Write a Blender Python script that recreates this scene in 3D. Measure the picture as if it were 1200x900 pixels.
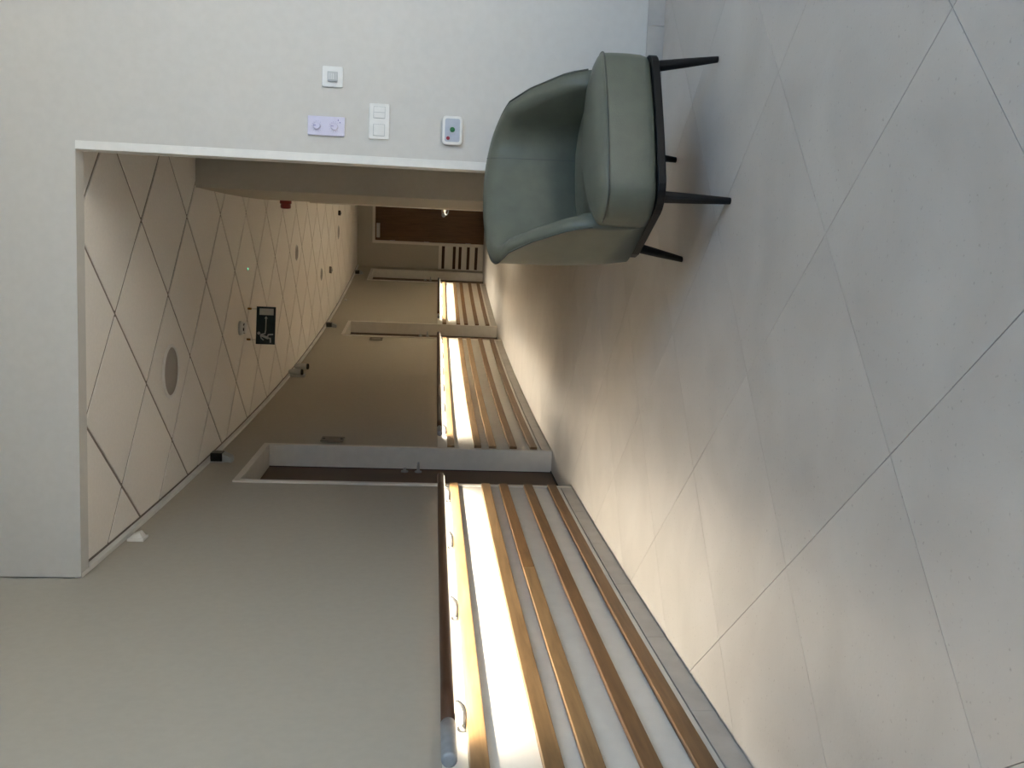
import bpy, bmesh, math, random
from mathutils import Vector, Matrix
random.seed(7)
for o in list(bpy.data.objects): bpy.data.objects.remove(o)
S = bpy.context.scene
COL = S.collection

# ------------------------------------------------------------------ camera (photo is a portrait frame lying on its side)
FOC, PITCH, ROLL, CAM_H = 1042.5, 0.0907, 0.03215, 0.9258
F = Vector((0, math.cos(PITCH), -math.sin(PITCH)))
_r0 = Vector((1, 0, 0)); _d0 = Vector((0, -math.sin(PITCH), -math.cos(PITCH)))
R_ = _r0 * math.cos(ROLL) - _d0 * math.sin(ROLL)
D_ = _r0 * math.sin(ROLL) + _d0 * math.cos(ROLL)
cd = bpy.data.cameras.new('camera'); cam = bpy.data.objects.new('camera', cd); COL.objects.link(cam)
M = Matrix.Identity(4)
for i in range(3):
    M[i][0] = D_[i]; M[i][1] = R_[i]; M[i][2] = -F[i]
M[2][3] = CAM_H
cam.matrix_world = M
cd.sensor_fit = 'HORIZONTAL'; cd.sensor_width = 36.0; cd.lens = FOC / 1200 * 36.0
cd.clip_start = 0.05; cd.clip_end = 100
S.camera = cam

# ------------------------------------------------------------------ light: sun and blue sky through the high hall window, LED strips under the handrails
w = bpy.data.worlds.new('sky'); S.world = w; w.use_nodes = True
WORLD_STRENGTH = 1.45
bg = w.node_tree.nodes['Background']; bg.inputs[0].default_value = (0.40, 0.63, 1.0, 1); bg.inputs[1].default_value = WORLD_STRENGTH
LED_POWER = 0.88          # watts per metre of strip
LED_COLOR = (1.0, 0.89, 0.70)
vs = S.view_settings
vs.view_transform = 'Standard'; vs.look = 'None'; vs.exposure = 3.5; vs.gamma = 1.0; vs.use_curve_mapping = False
WIN = (1.6, 3.4, 2.8, 6.0)     # high window of the two-storey hall behind the viewer: x0,x1,z0,z1
WIN_Y = -2.0
BACK_Y = -2.0
HALL_TOP, SLAB_Y = 6.5, 0.4    # hall roof, edge of the low lobby ceiling
SUN_STRENGTH = 7.7
sl = bpy.data.lights.new('sun', 'SUN'); sl.energy = SUN_STRENGTH; sl.angle = .0093; sl.color = (1.0, .98, .96)
so = bpy.data.objects.new('sun', sl); COL.objects.link(so); so.location = (4, -8, 12)
so.rotation_euler = Vector((-.25, 2.9, -4.3)).to_track_quat('-Z', 'Y').to_euler()   # falls through the high window onto the hall floor
pl = bpy.data.lights.new('window_portal', 'AREA'); pl.shape = 'RECTANGLE'; pl.size = WIN[1]-WIN[0]; pl.size_y = WIN[3]-WIN[2]
pl.cycles.is_portal = True
po = bpy.data.objects.new('window_portal', pl); COL.objects.link(po)
po.location = ((WIN[0]+WIN[1])/2, WIN_Y+0.01, (WIN[2]+WIN[3])/2); po.rotation_euler = (math.pi/2, 0, 0)

# ------------------------------------------------------------------ plan geometry of the curved corridor
CX, CY, RW = 63.012, -3.647, 64.353      # the left wall is an arc of this circle
CEIL = 2.417
GA = 0.5835                              # the tile grid of floor and ceiling is turned by this angle
S_END, CW = 21.4, 1.80                   # end wall position along the arc, corridor width
def W(s, o=0.0, z=0.0):
    a = s / RW
    return Vector((CX - (RW - o) * math.cos(a), CY + (RW - o) * math.sin(a), z))
def wang(s): return math.atan2(math.cos(s/RW), math.sin(s/RW))    # heading of the wall tangent
FA = Vector((0.924, 3.738)); FB = Vector((-0.867, 3.946))         # two points on the front wall's face
fdir = (FA - FB).normalized(); fnor = Vector((fdir.y, -fdir.x))    # fnor points to the lobby
if fnor.y > 0: fnor = -fnor
def FW(x, d=0.0, z=0.0):                 # point on the front wall: world x along the face, d towards lobby
    t = (x - FA.x) / fdir.x
    p = FA + fdir * t + fnor * d
    return Vector((p.x, p.y, z))

# ------------------------------------------------------------------ materials
def lin(c): return tuple(((v/12.92) if v <= .04045 else ((v+.055)/1.055)**2.4) for v in [q/255 for q in c]) + (1,)
def base_mat(name, rough=.5, metal=0.0, spec=.5):
    m = bpy.data.materials.new(name); m.use_nodes = True
    nt = m.node_tree; b = nt.nodes['Principled BSDF']
    b.inputs['Roughness'].default_value = rough; b.inputs['Metallic'].default_value = metal
    b.inputs['Specular IOR Level'].default_value = spec
    return m, nt, b
def noise_mat(name, c1, c2, scale=8, rough=.5, bump=0.0, bscale=None, metal=0.0, spec=.5, stretch=(1,1,1), detail=4, rnd=0.0, lo=.35, hi=.65):
    m, nt, b = base_mat(name, rough, metal, spec)
    tc = nt.nodes.new('ShaderNodeTexCoord'); mp = nt.nodes.new('ShaderNodeMapping'); mp.inputs['Scale'].default_value = stretch
    nt.links.new(tc.outputs['Object'], mp.inputs['Vector'])
    n = nt.nodes.new('ShaderNodeTexNoise'); n.inputs['Scale'].default_value = scale; n.inputs['Detail'].default_value = detail
    nt.links.new(mp.outputs[0], n.inputs['Vector'])
    r = nt.nodes.new('ShaderNodeValToRGB'); r.color_ramp.elements[0].position = lo; r.color_ramp.elements[1].position = hi
    r.color_ramp.elements[0].color = lin(c1); r.color_ramp.elements[1].color = lin(c2)
    nt.links.new(n.outputs['Fac'], r.inputs[0])
    out = r.outputs[0]
    if rnd:
        oi = nt.nodes.new('ShaderNodeObjectInfo'); hs = nt.nodes.new('ShaderNodeHueSaturation')
        mr = nt.nodes.new('ShaderNodeMapRange'); mr.inputs[3].default_value = 1-rnd; mr.inputs[4].default_value = 1+rnd
        nt.links.new(oi.outputs['Random'], mr.inputs[0]); nt.links.new(mr.outputs[0], hs.inputs['Value'])
        nt.links.new(out, hs.inputs['Color']); out = hs.outputs[0]
    nt.links.new(out, b.inputs['Base Color'])
    if bump:
        n2 = nt.nodes.new('ShaderNodeTexNoise'); n2.inputs['Scale'].default_value = bscale or scale*6; n2.inputs['Detail'].default_value = 3
        nt.links.new(mp.outputs[0], n2.inputs['Vector'])
        bp = nt.nodes.new('ShaderNodeBump'); bp.inputs['Strength'].default_value = bump; bp.inputs['Distance'].default_value = .004
        nt.links.new(n2.outputs['Fac'], bp.inputs['Height']); nt.links.new(bp.outputs[0], b.inputs['Normal'])
    return m
def stone_mat(name):
    m, nt, b = base_mat(name, .42, 0, .4)
    tc = nt.nodes.new('ShaderNodeTexCoord'); geo = nt.nodes.new('ShaderNodeNewGeometry'); oi = nt.nodes.new('ShaderNodeObjectInfo')
    off = nt.nodes.new('ShaderNodeVectorMath'); off.operation = 'SCALE'; off.inputs[3].default_value = 37.0
    add = nt.nodes.new('ShaderNodeVectorMath'); add.operation = 'ADD'
    cmb = nt.nodes.new('ShaderNodeCombineXYZ')
    nt.links.new(oi.outputs['Random'], cmb.inputs[0]); nt.links.new(oi.outputs['Random'], cmb.inputs[1])
    nt.links.new(cmb.outputs[0], off.inputs[0]); nt.links.new(geo.outputs['Position'], add.inputs[0]); nt.links.new(off.outputs[0], add.inputs[1])
    n1 = nt.nodes.new('ShaderNodeTexNoise'); n1.inputs['Scale'].default_value = 3.2; n1.inputs['Detail'].default_value = 6; n1.inputs['Distortion'].default_value = .6
    nt.links.new(add.outputs[0], n1.inputs['Vector'])
    r1 = nt.nodes.new('ShaderNodeValToRGB'); r1.color_ramp.elements[0].position = .3; r1.color_ramp.elements[1].position = .72
    r1.color_ramp.elements[0].color = lin((173, 168, 162)); r1.color_ramp.elements[1].color = lin((188, 183, 177))
    nt.links.new(n1.outputs['Fac'], r1.inputs[0])
    n2 = nt.nodes.new('ShaderNodeTexNoise'); n2.inputs['Scale'].default_value = 90; n2.inputs['Detail'].default_value = 2
    nt.links.new(add.outputs[0], n2.inputs['Vector'])
    r2 = nt.nodes.new('ShaderNodeValToRGB'); r2.color_ramp.elements[0].position = .24; r2.color_ramp.elements[1].position = .34
    r2.color_ramp.elements[0].color = (.5, .48, .45, 1); r2.color_ramp.elements[1].color = (1, 1, 1, 1)
    nt.links.new(n2.outputs['Fac'], r2.inputs[0])
    mx = nt.nodes.new('ShaderNodeMix'); mx.data_type = 'RGBA'; mx.blend_type = 'MULTIPLY'; mx.inputs[0].default_value = .55
    nt.links.new(r1.outputs[0], mx.inputs[6]); nt.links.new(r2.outputs[0], mx.inputs[7])
    hs = nt.nodes.new('ShaderNodeHueSaturation'); mr = nt.nodes.new('ShaderNodeMapRange'); mr.inputs[3].default_value = .98; mr.inputs[4].default_value = 1.02
    nt.links.new(oi.outputs['Random'], mr.inputs[0]); nt.links.new(mr.outputs[0], hs.inputs['Value']); nt.links.new(mx.outputs[2], hs.inputs['Color'])
    nt.links.new(hs.outputs[0], b.inputs['Base Color'])
    rr = nt.nodes.new('ShaderNodeMapRange'); rr.inputs[3].default_value = .36; rr.inputs[4].default_value = .52
    nt.links.new(n1.outputs['Fac'], rr.inputs[0]); nt.links.new(rr.outputs[0], b.inputs['Roughness'])
    bp = nt.nodes.new('ShaderNodeBump'); bp.inputs['Strength'].default_value = .12; bp.inputs['Distance'].default_value = .003
    nt.links.new(n2.outputs['Fac'], bp.inputs['Height']); nt.links.new(bp.outputs[0], b.inputs['Normal'])
    return m
def wood_mat(name, dark, light, rough=.45, rnd=.06, scale=26):
    # grain runs along the piece's own length, stored in the UV map (u = metres along, v = across)
    m, nt, b = base_mat(name, rough, 0, .35)
    uv = nt.nodes.new('ShaderNodeTexCoord'); mp = nt.nodes.new('ShaderNodeMapping'); mp.inputs['Scale'].default_value = (.09, 1, 1)
    oi = nt.nodes.new('ShaderNodeObjectInfo'); cmb = nt.nodes.new('ShaderNodeCombineXYZ'); mul = nt.nodes.new('ShaderNodeMath'); mul.operation = 'MULTIPLY'; mul.inputs[1].default_value = 53
    nt.links.new(oi.outputs['Random'], mul.inputs[0]); nt.links.new(mul.outputs[0], cmb.inputs[2]); nt.links.new(mul.outputs[0], cmb.inputs[0])
    nt.links.new(cmb.outputs[0], mp.inputs['Location']); nt.links.new(uv.outputs['UV'], mp.inputs['Vector'])
    n = nt.nodes.new('ShaderNodeTexNoise'); n.inputs['Scale'].default_value = scale; n.inputs['Detail'].default_value = 5; n.inputs['Distortion'].default_value = 1.2
    nt.links.new(mp.outputs[0], n.inputs['Vector'])
    r = nt.nodes.new('ShaderNodeValToRGB'); r.color_ramp.elements[0].position = .3; r.color_ramp.elements[1].position = .7
    r.color_ramp.elements[0].color = lin(dark); r.color_ramp.elements[1].color = lin(light)
    nt.links.new(n.outputs['Fac'], r.inputs[0])
    hs = nt.nodes.new('ShaderNodeHueSaturation'); mr = nt.nodes.new('ShaderNodeMapRange'); mr.inputs[3].default_value = 1-rnd; mr.inputs[4].default_value = 1+rnd
    nt.links.new(oi.outputs['Random'], mr.inputs[0]); nt.links.new(mr.outputs[0], hs.inputs['Value']); nt.links.new(r.outputs[0], hs.inputs['Color'])
    nt.links.new(hs.outputs[0], b.inputs['Base Color'])
    bp = nt.nodes.new('ShaderNodeBump'); bp.inputs['Strength'].default_value = .15; bp.inputs['Distance'].default_value = .002
    nt.links.new(n.outputs['Fac'], bp.inputs['Height']); nt.links.new(bp.outputs[0], b.inputs['Normal'])
    return m
def emit_mat(name, col, strength):
    m, nt, b = base_mat(name, .4)
    n = nt.nodes.new('ShaderNodeRGB'); n.outputs[0].default_value = col + (1,)
    nt.links.new(n.outputs[0], b.inputs['Emission Color']); nt.links.new(n.outputs[0], b.inputs['Base Color'])
    b.inputs['Emission Strength'].default_value = strength
    return m
def glass_mat():
    m = bpy.data.materials.new('window_glass'); m.use_nodes = True; nt = m.node_tree; nt.nodes.clear()
    o = nt.nodes.new('ShaderNodeOutputMaterial'); t = nt.nodes.new('ShaderNodeBsdfTransparent'); g = nt.nodes.new('ShaderNodeBsdfGlossy')
    g.inputs['Roughness'].default_value = .03; mx = nt.nodes.new('ShaderNodeMixShader'); mx.inputs[0].default_value = .06
    t.inputs[0].default_value = (.95, .97, .96, 1)
    nt.links.new(t.outputs[0], mx.inputs[1]); nt.links.new(g.outputs[0], mx.inputs[2]); nt.links.new(mx.outputs[0], o.inputs[0])
    return m
MT = {
 'wall': noise_mat('wall_paint', (205, 203, 199), (208, 206, 202), 30, .75, .05, 420, spec=.25),
 'greige': noise_mat('greige_wall_paint', (182, 176, 163), (185, 179, 166), 30, .75, .05, 420, spec=.25),
 'panel': noise_mat('white_panel', (226, 223, 216), (231, 228, 221), 12, .5, .03, 200, spec=.35),
 'tile': stone_mat('floor_tile_stone'),
 'grout': noise_mat('grout', (168, 164, 158), (176, 172, 166), 60, .9),
 'skirt': noise_mat('skirting_stone', (178, 173, 167), (190, 185, 179), 9, .5, .05, 200, rnd=.03),
 'ctile': noise_mat('ceiling_tile', (238, 234, 229), (242, 238, 233), 60, .9, .25, 380, spec=.1, rnd=.012),
 'grid': noise_mat('ceiling_grid', (138, 131, 124), (146, 139, 132), 40, .8, spec=.1),
 'trim': noise_mat('white_trim', (228, 227, 224), (234, 233, 230), 20, .4),
 'dark': noise_mat('dark_gap', (40, 37, 34), (50, 46, 42), 20, .9),
 'frame': noise_mat('door_frame_paint', (222, 217, 208), (228, 223, 214), 15, .4, .02),
 'doorwood': wood_mat('door_veneer', (84, 60, 38), (106, 78, 51), .45, .03),
 'oak': wood_mat('oak_slat', (118, 92, 62), (150, 120, 84), .42, .09),
 'oak_dark': wood_mat('brown_oak_slat', (98, 70, 42), (124, 92, 58), .42, .06),
 'wenge': wood_mat('dark_slat', (58, 40, 28), (80, 56, 38), .5, .05),
 'rail': wood_mat('dark_rail_wood', (64, 42, 30), (92, 62, 44), .38, .03),
 'metal': noise_mat('satin_metal', (176, 180, 184), (192, 195, 198), 40, .32, metal=1.0),
 'chrome': noise_mat('polished_metal', (200, 200, 198), (212, 212, 210), 40, .12, metal=1.0),
 'cap': noise_mat('matt_silver_cap', (158, 164, 170), (168, 174, 180), 40, .42, metal=.35),
 'bracket': noise_mat('bracket_metal', (120, 121, 122), (136, 137, 138), 40, .3, metal=.9),
 'white_plastic': noise_mat('white_plastic', (228, 228, 226), (234, 234, 232), 30, .3),
 'grey_plastic': noise_mat('grey_plastic', (150, 156, 160), (160, 165, 168), 30, .4),
 'mid_plastic': noise_mat('light_grey_plastic', (190, 191, 190), (198, 199, 198), 30, .4),
 'lavender': noise_mat('lavender_plastic', (212, 210, 230), (217, 215, 235), 30, .35),
 'lav_knob': noise_mat('lavender_knob', (206, 204, 226), (212, 210, 232), 30, .3),
 'lav_mark': noise_mat('violet_print', (120, 116, 176), (130, 126, 186), 30, .5),
 'face': noise_mat('grey_face', (176, 184, 198), (184, 192, 206), 30, .4),
 'green': noise_mat('green_button', (28, 118, 62), (36, 130, 72), 30, .35),
 'red': noise_mat('red_button', (150, 24, 44), (164, 32, 52), 30, .35),
 'redbox': noise_mat('red_sounder', (120, 18, 18), (136, 24, 22), 30, .35),
 'black_plastic': noise_mat('black_plastic', (22, 24, 26), (30, 32, 34), 30, .25),
 'plaque': noise_mat('dull_plaque', (112, 105, 94), (122, 114, 103), 30, .5),
 'grille': noise_mat('speaker_grille', (160, 153, 146), (176, 169, 162), 420, .8, .4, 420, detail=1),
 'signgreen': noise_mat('sign_green', (8, 36, 36), (12, 42, 40), 30, .3),
 'signwhite': noise_mat('sign_white', (190, 192, 184), (198, 200, 192), 30, .4),
 'ledgreen': emit_mat('green_led', (.25, 1.0, .55), 0.6),
 'leddiff': emit_mat('led_diffuser', (1.0, .84, .62), 0.15),
 'leather': noise_mat('sage_leather', (88, 92, 81), (95, 99, 87), 14, .44, .16, 240, spec=.45),
 'piping': noise_mat('sage_piping', (66, 70, 63), (74, 78, 70), 20, .45),
 'blackwood': noise_mat('black_wood', (9, 10, 11), (14, 15, 16), 30, .5, .05, 160, spec=.25, stretch=(1, 1, .1)),
 'brass': noise_mat('brass_hook', (150, 110, 50), (170, 128, 64), 30, .35, metal=.7),
 'glass': glass_mat(),
 'lobby_ceiling': noise_mat('lobby_ceiling_paint', (224, 222, 216), (229, 227, 221), 20, .85),
}

# ------------------------------------------------------------------ helpers
def link(name, bm, mat, parent=None, smooth=False, bevel=0.0, seg=2):
    bmesh.ops.recalc_face_normals(bm, faces=bm.faces[:])
    me = bpy.data.meshes.new(name); bm.to_mesh(me); bm.free()
    me.materials.append(MT[mat] if isinstance(mat, str) else mat)
    if smooth:
        for p in me.polygons: p.use_smooth = True
    o = bpy.data.objects.new(name, me); COL.objects.link(o)
    if parent: o.parent = parent
    if bevel:
        md = o.modifiers.new('bevel', 'BEVEL'); md.width = bevel; md.segments = seg; md.limit_method = 'ANGLE'; md.angle_limit = .6
    return o
def tag(o, label, cat=None, group=None, kind=None):
    o['label'] = label
    if cat: o['category'] = cat
    if group: o['group'] = group
    if kind: o['kind'] = kind
    return o
def empty(name, loc=(0, 0, 0), rz=0.0):
    o = bpy.data.objects.new(name, None); COL.objects.link(o); o.location = loc; o.rotation_euler = (0, 0, rz)
    o.empty_display_size = .05
    return o
def box(bm, a, b, mtx=None):
    v = [bm.verts.new((x, y, z)) for x in (a[0], b[0]) for y in (a[1], b[1]) for z in (a[2], b[2])]
    for f in ((0,1,3,2), (4,6,7,5), (0,4,5,1), (2,3,7,6), (0,2,6,4), (1,5,7,3)): bm.faces.new([v[i] for i in f])
    if mtx is not None:
        for q in v: q.co = mtx @ q.co
    return v
def prism(bm, pts, z0, z1):
    lo = [bm.verts.new((p[0], p[1], z0)) for p in pts]; hi = [bm.verts.new((p[0], p[1], z1)) for p in pts]
    n = len(pts)
    bm.faces.new(lo); bm.faces.new(hi)
    for i in range(n): bm.faces.new((lo[i], lo[(i+1) % n], hi[(i+1) % n], hi[i]))
def arcbox(bm, s0, s1, o0, o1, z0, z1, step=.35, uv=False):
    n = max(1, int(math.ceil((s1-s0)/step))); rows = []
    for i in range(n+1):
        s = s0 + (s1-s0)*i/n
        rows.append([bm.verts.new(W(s, o, z)) for o, z in ((o0, z0), (o1, z0), (o1, z1), (o0, z1))])
    ul = bm.loops.layers.uv.verify() if uv else None
    fs = []
    for i in range(n):
        for k in range(4):
            f = bm.faces.new((rows[i][k], rows[i][(k+1) % 4], rows[i+1][(k+1) % 4], rows[i+1][k])); fs.append(f)
            if uv:
                sa, sb = s0+(s1-s0)*i/n, s0+(s1-s0)*(i+1)/n
                va, vb = k*.06, (k+1)*.06
                for l, c in zip(f.loops, ((sa, va), (sa, vb), (sb, vb), (sb, va))): l[ul].uv = c
    a = bm.faces.new(rows[0]); b = bm.faces.new(rows[-1])
    if uv:
        for f in (a, b):
            for l, c in zip(f.loops, ((0, 0), (.03, 0), (.03, .05), (0, .05))): l[ul].uv = c
def tube(bm, pts, rad, n=10, cap=True, uv=False):
    pts = [Vector(p) for p in pts]; rings = []; m = len(pts)
    rads = rad if isinstance(rad, (list, tuple)) else [rad]*m
    prev = None
    for i, p in enumerate(pts):
        t = (pts[min(i+1, m-1)] - pts[max(i-1, 0)]).normalized()
        if prev is None:
            a = Vector((0, 0, 1)) if abs(t.z) < .9 else Vector((1, 0, 0))
            u = t.cross(a).normalized()
        else:
            u = (prev - t*prev.dot(t)).normalized()
        prev = u; v = t.cross(u)
        rings.append([bm.verts.new(p + (u*math.cos(2*math.pi*k/n) + v*math.sin(2*math.pi*k/n))*rads[i]) for k in range(n)])
    ul = bm.loops.layers.uv.verify() if uv else None
    L = 0
    for i in range(m-1):
        d = (pts[i+1]-pts[i]).length
        for k in range(n):
            f = bm.faces.new((rings[i][k], rings[i][(k+1) % n], rings[i+1][(k+1) % n], rings[i+1][k]))
            if uv:
                for l, c in zip(f.loops, ((L, k*.013), (L, (k+1)*.013), (L+d, (k+1)*.013), (L+d, k*.013))): l[ul].uv = c
        L += d
    if cap: bm.faces.new(rings[0]); bm.faces.new(rings[-1])
def lathe(bm, prof, mtx=None, n=24):
    # prof: (radius, height) pairs along local z
    rings = []
    for r, h in prof:
        if r < 1e-6: rings.append([bm.verts.new((0, 0, h))])
        else: rings.append([bm.verts.new((r*math.cos(2*math.pi*k/n), r*math.sin(2*math.pi*k/n), h)) for k in range(n)])
    for a, b in zip(rings, rings[1:]):
        for k in range(n):
            k2 = (k+1) % n
            if len(a) == 1 and len(b) == 1: continue
            if len(a) == 1: bm.faces.new((a[0], b[k], b[k2]))
            elif len(b) == 1: bm.faces.new((a[k], a[k2], b[0]))
            else: bm.faces.new((a[k], a[k2], b[k2], b[k]))
    for r in (rings[0], rings[-1]):
        if len(r) > 1: bm.faces.new(r)
    if mtx is not None:
        for rg in rings:
            for v in rg: v.co = mtx @ v.co
def rrect(w, h, r, n=5):
    out = []
    for cx, cy, a0 in ((w/2-r, h/2-r, 0), (-w/2+r, h/2-r, 90), (-w/2+r, -h/2+r, 180), (w/2-r, -h/2+r, 270)):
        for k in range(n+1):
            a = math.radians(a0 + 90*k/n); out.append((cx+r*math.cos(a), cy+r*math.sin(a)))
    return out
def frame_mtx(origin, xax, zax):
    # local x along the wall, local y = up, local z out of the wall
    x = Vector(xax).normalized(); z = Vector(zax).normalized(); y = z.cross(x)
    m = Matrix.Identity(4)
    for i in range(3): m[i][0] = x[i]; m[i][1] = y[i]; m[i][2] = z[i]; m[i][3] = origin[i]
    return m
def clip(poly, p, n):
    # keep the side where (q-p).n >= 0
    out = []
    for i in range(len(poly)):
        a, b = poly[i], poly[(i+1) % len(poly)]
        da = (a[0]-p[0])*n[0]+(a[1]-p[1])*n[1]; db = (b[0]-p[0])*n[0]+(b[1]-p[1])*n[1]
        if da >= 0: out.append(a)
        if da*db < 0:
            t = da/(da-db); out.append((a[0]+(b[0]-a[0])*t, a[1]+(b[1]-a[1])*t))
    return out
def area(poly):
    return abs(sum(poly[i][0]*poly[(i+1) % len(poly)][1]-poly[(i+1) % len(poly)][0]*poly[i][1] for i in range(len(poly))))/2
ca, sa = math.cos(GA), math.sin(GA)
def grid_pt(c, d): return (d*ca - c*sa, d*sa + c*ca)      # c across, d along the grid
def s_of(x, y): return RW*math.atan2(y-CY, CX-x)
def off_of(x, y): return RW-math.hypot(x-CX, y-CY)

# ------------------------------------------------------------------ floor of 60 cm tiles laid at an angle
bm = bmesh.new(); box(bm, (-1.6, -3.2, -.08), (4.5, 18.2, -.0125))
floor = tag(link('floor', bm, 'grout'), 'pale grey stone tile floor running diagonally into the corridor', 'floor', kind='structure')
RGT = 4.2
tile_me = None
def tile_mesh(name, poly, z0, z1, mat, inset, hid):
    bm = bmesh.new(); n = len(poly)
    c = (sum(p[0] for p in poly)/n, sum(p[1] for p in poly)/n)
    lo = [bm.verts.new((p[0], p[1], z0)) for p in poly]
    f0 = (z1-z0)*.75
    mid = [bm.verts.new((p[0], p[1], z0+f0)) for p in poly]
    hi = []
    for p in poly:
        d = Vector((c[0]-p[0], c[1]-p[1])); L = d.length or 1; d = d*(inset*1.4/L)
        hi.append(bm.verts.new((p[0]+d.x, p[1]+d.y, z1)))
    for a, b in ((lo, mid), (mid, hi)):
        for i in range(n): bm.faces.new((a[i], a[(i+1) % n], b[(i+1) % n], b[i]))
    bm.faces.new(hi)
    bmesh.ops.recalc_face_normals(bm, faces=bm.faces[:])
    me = bpy.data.meshes.new(name); bm.to_mesh(me); bm.free(); me.materials.append(MT[mat])
    return me
def fullsq(g):
    return [(-.3+g, -.3+g), (.3-g, -.3+g), (.3-g, .3-g), (-.3+g, .3-g)]
def lay(parent, name, c0, d0, gap, zface, zback, mat, inset, clipper, crange, drange):
    g = gap/2
    full = tile_mesh(name, [(q[0]*ca-q[1]*sa, q[0]*sa+q[1]*ca) for q in fullsq(g)], zback, zface, mat, inset, 0)
    cnt = 0
    for i in range(*crange):
        for j in range(*drange):
            cc, dd = c0+.6*i+.3, d0+.6*j+.3
            ctr = grid_pt(cc, dd)
            poly = [grid_pt(cc+q[1], dd+q[0]) for q in fullsq(g)]
            cl = clipper(poly, ctr)
            if cl is None or len(cl) < 3 or area(cl) < .004: continue
            if abs(area(cl)-area(poly)) < 1e-6: me = full
            else: me = tile_mesh(name, [(p[0]-ctr[0], p[1]-ctr[1]) for p in cl], zback, zface, mat, inset, 0)
            o = bpy.data.objects.new(name, me); COL.objects.link(o); o.location = (ctr[0], ctr[1], 0); o.parent = parent; cnt += 1
    return cnt
def wallclip(poly, ctr, off_left, off_right=None):
    s = s_of(*ctr); a = s/RW
    nx, ny = math.cos(a), -math.sin(a)                     # towards the corridor
    p = W(s, off_left); poly = clip(poly, (p.x, p.y), (nx, ny))
    if off_right is not None and poly:
        p = W(s, off_right); poly = clip(poly, (p.x, p.y), (-nx, -ny))
    return poly
def floor_clip(poly, ctr):
    s = s_of(*ctr)
    if ctr[1] < BACK_Y-.5 or s > S_END+.5: return None
    corridor = ctr[1] > 6.2
    if off_of(*ctr) > (2.3 if corridor else 99) or ctr[0] > RGT+.4: return None
    if ctr[1] > 4.3 and ctr[0] > 4.0 and not corridor: return None
    poly = wallclip(poly, ctr, -.15, 1.9 if corridor else None)
    if poly: poly = clip(poly, (0, BACK_Y-.1), (0, 1))
    if poly: poly = clip(poly, (RGT+.1, 0), (-1, 0))
    if poly:
        p = W(S_END+.05, 0); t = W(S_END, 0)-W(S_END+1, 0); poly = clip(poly, (p.x, p.y), (t.x, t.y))
    return poly
nf = lay(floor, 'floor_tile', 2.098-.6*14, .847-.6*14, .0011, 0.0, -.012, 'tile', .0004, floor_clip, (0, 44), (0, 44))

# ------------------------------------------------------------------ walls
def sect(bm, s0, s1, z0, z1, o0=0.0, o1=-.25): arcbox(bm, s0, s1, o0, o1, z0, z1)
DOORS = [(9.335, 10.395), (15.72, 16.73), (20.13, 21.16)]     # outer edges of the door casings on the arc
DTOP = 2.135
WTOP = 3.0
bm = bmesh.new(); prev = .45
for a, b in DOORS:
    sect(bm, prev, a+.03, -.005, WTOP); sect(bm, a+.03, b-.03, DTOP-.03, WTOP); prev = b-.03
sect(bm, prev, S_END+.3, -.005, WTOP)
sect(bm, .45, 4.25, WTOP, HALL_TOP)
wall_left = tag(link('wall_left', bm, 'greige'), 'long curved greige wall with handrails and wooden slats', 'wall', kind='structure')
RUNS = [(.5, DOORS[0][0]), (DOORS[0][1], DOORS[1][0]), (DOORS[1][1], DOORS[2][0])]
SLATZ = [(.735, .79), (.533, .588), (.42, .475), (.263, .318), (.109, .164)]
for k, (a, b) in enumerate(RUNS):
    bm = bmesh.new(); arcbox(bm, a, b, 0, .006, .078, .862)
    link('wainscot_panel', bm, 'panel', wall_left)
    for i, (z0, z1) in enumerate(SLATZ):
        cuts = [a+.002, b-.002] if k else [max(a, 3.0), 5.2, b-.002]
        if k == 0 and i == 2: cuts = [3.0, 7.77, b-.002]
        elif k == 0: cuts = [3.0, b-.002]
        if k == 1 and i in (1, 3): cuts = [a+.002, (13.3, 0, 12.1)[i-1], b-.002]
        for p, q in zip(cuts, cuts[1:]):
            bm = bmesh.new(); arcbox(bm, p+.0006, q-.0006, .006, .030, z0, z1, uv=True)
            link('slat', bm, 'oak_dark' if (i in (3, 4) or (k == 0 and i == 2 and p > 7) or (k == 2 and i > 1)) else 'oak', wall_left, bevel=.0025)
# skirting of cut floor tile
bl = empty('baseboard_left', W(6, .005, 0)); tag(bl, 'grey stone skirting along foot of curved left wall', 'skirting', kind='structure')
bpy.context.view_layer.update()
def parent_keep(o, p):
    o.parent = p; o.matrix_parent_inverse = p.matrix_world.inverted()
for a, b in [(1.0, DOORS[0][0]), (DOORS[0][1], DOORS[1][0]), (DOORS[1][1], DOORS[2][0])]:
    s = a
    first = .43 if a < 2 else .6
    while s < b-.01:
        e = min(b, s+.6)
        bm = bmesh.new(); arcbox(bm, s+.0008, e-.0008, .0005, .011, .0005, .076)
        o = link('skirting_tile', bm, 'skirt', bevel=.001); parent_keep(o, bl); s = e
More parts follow.
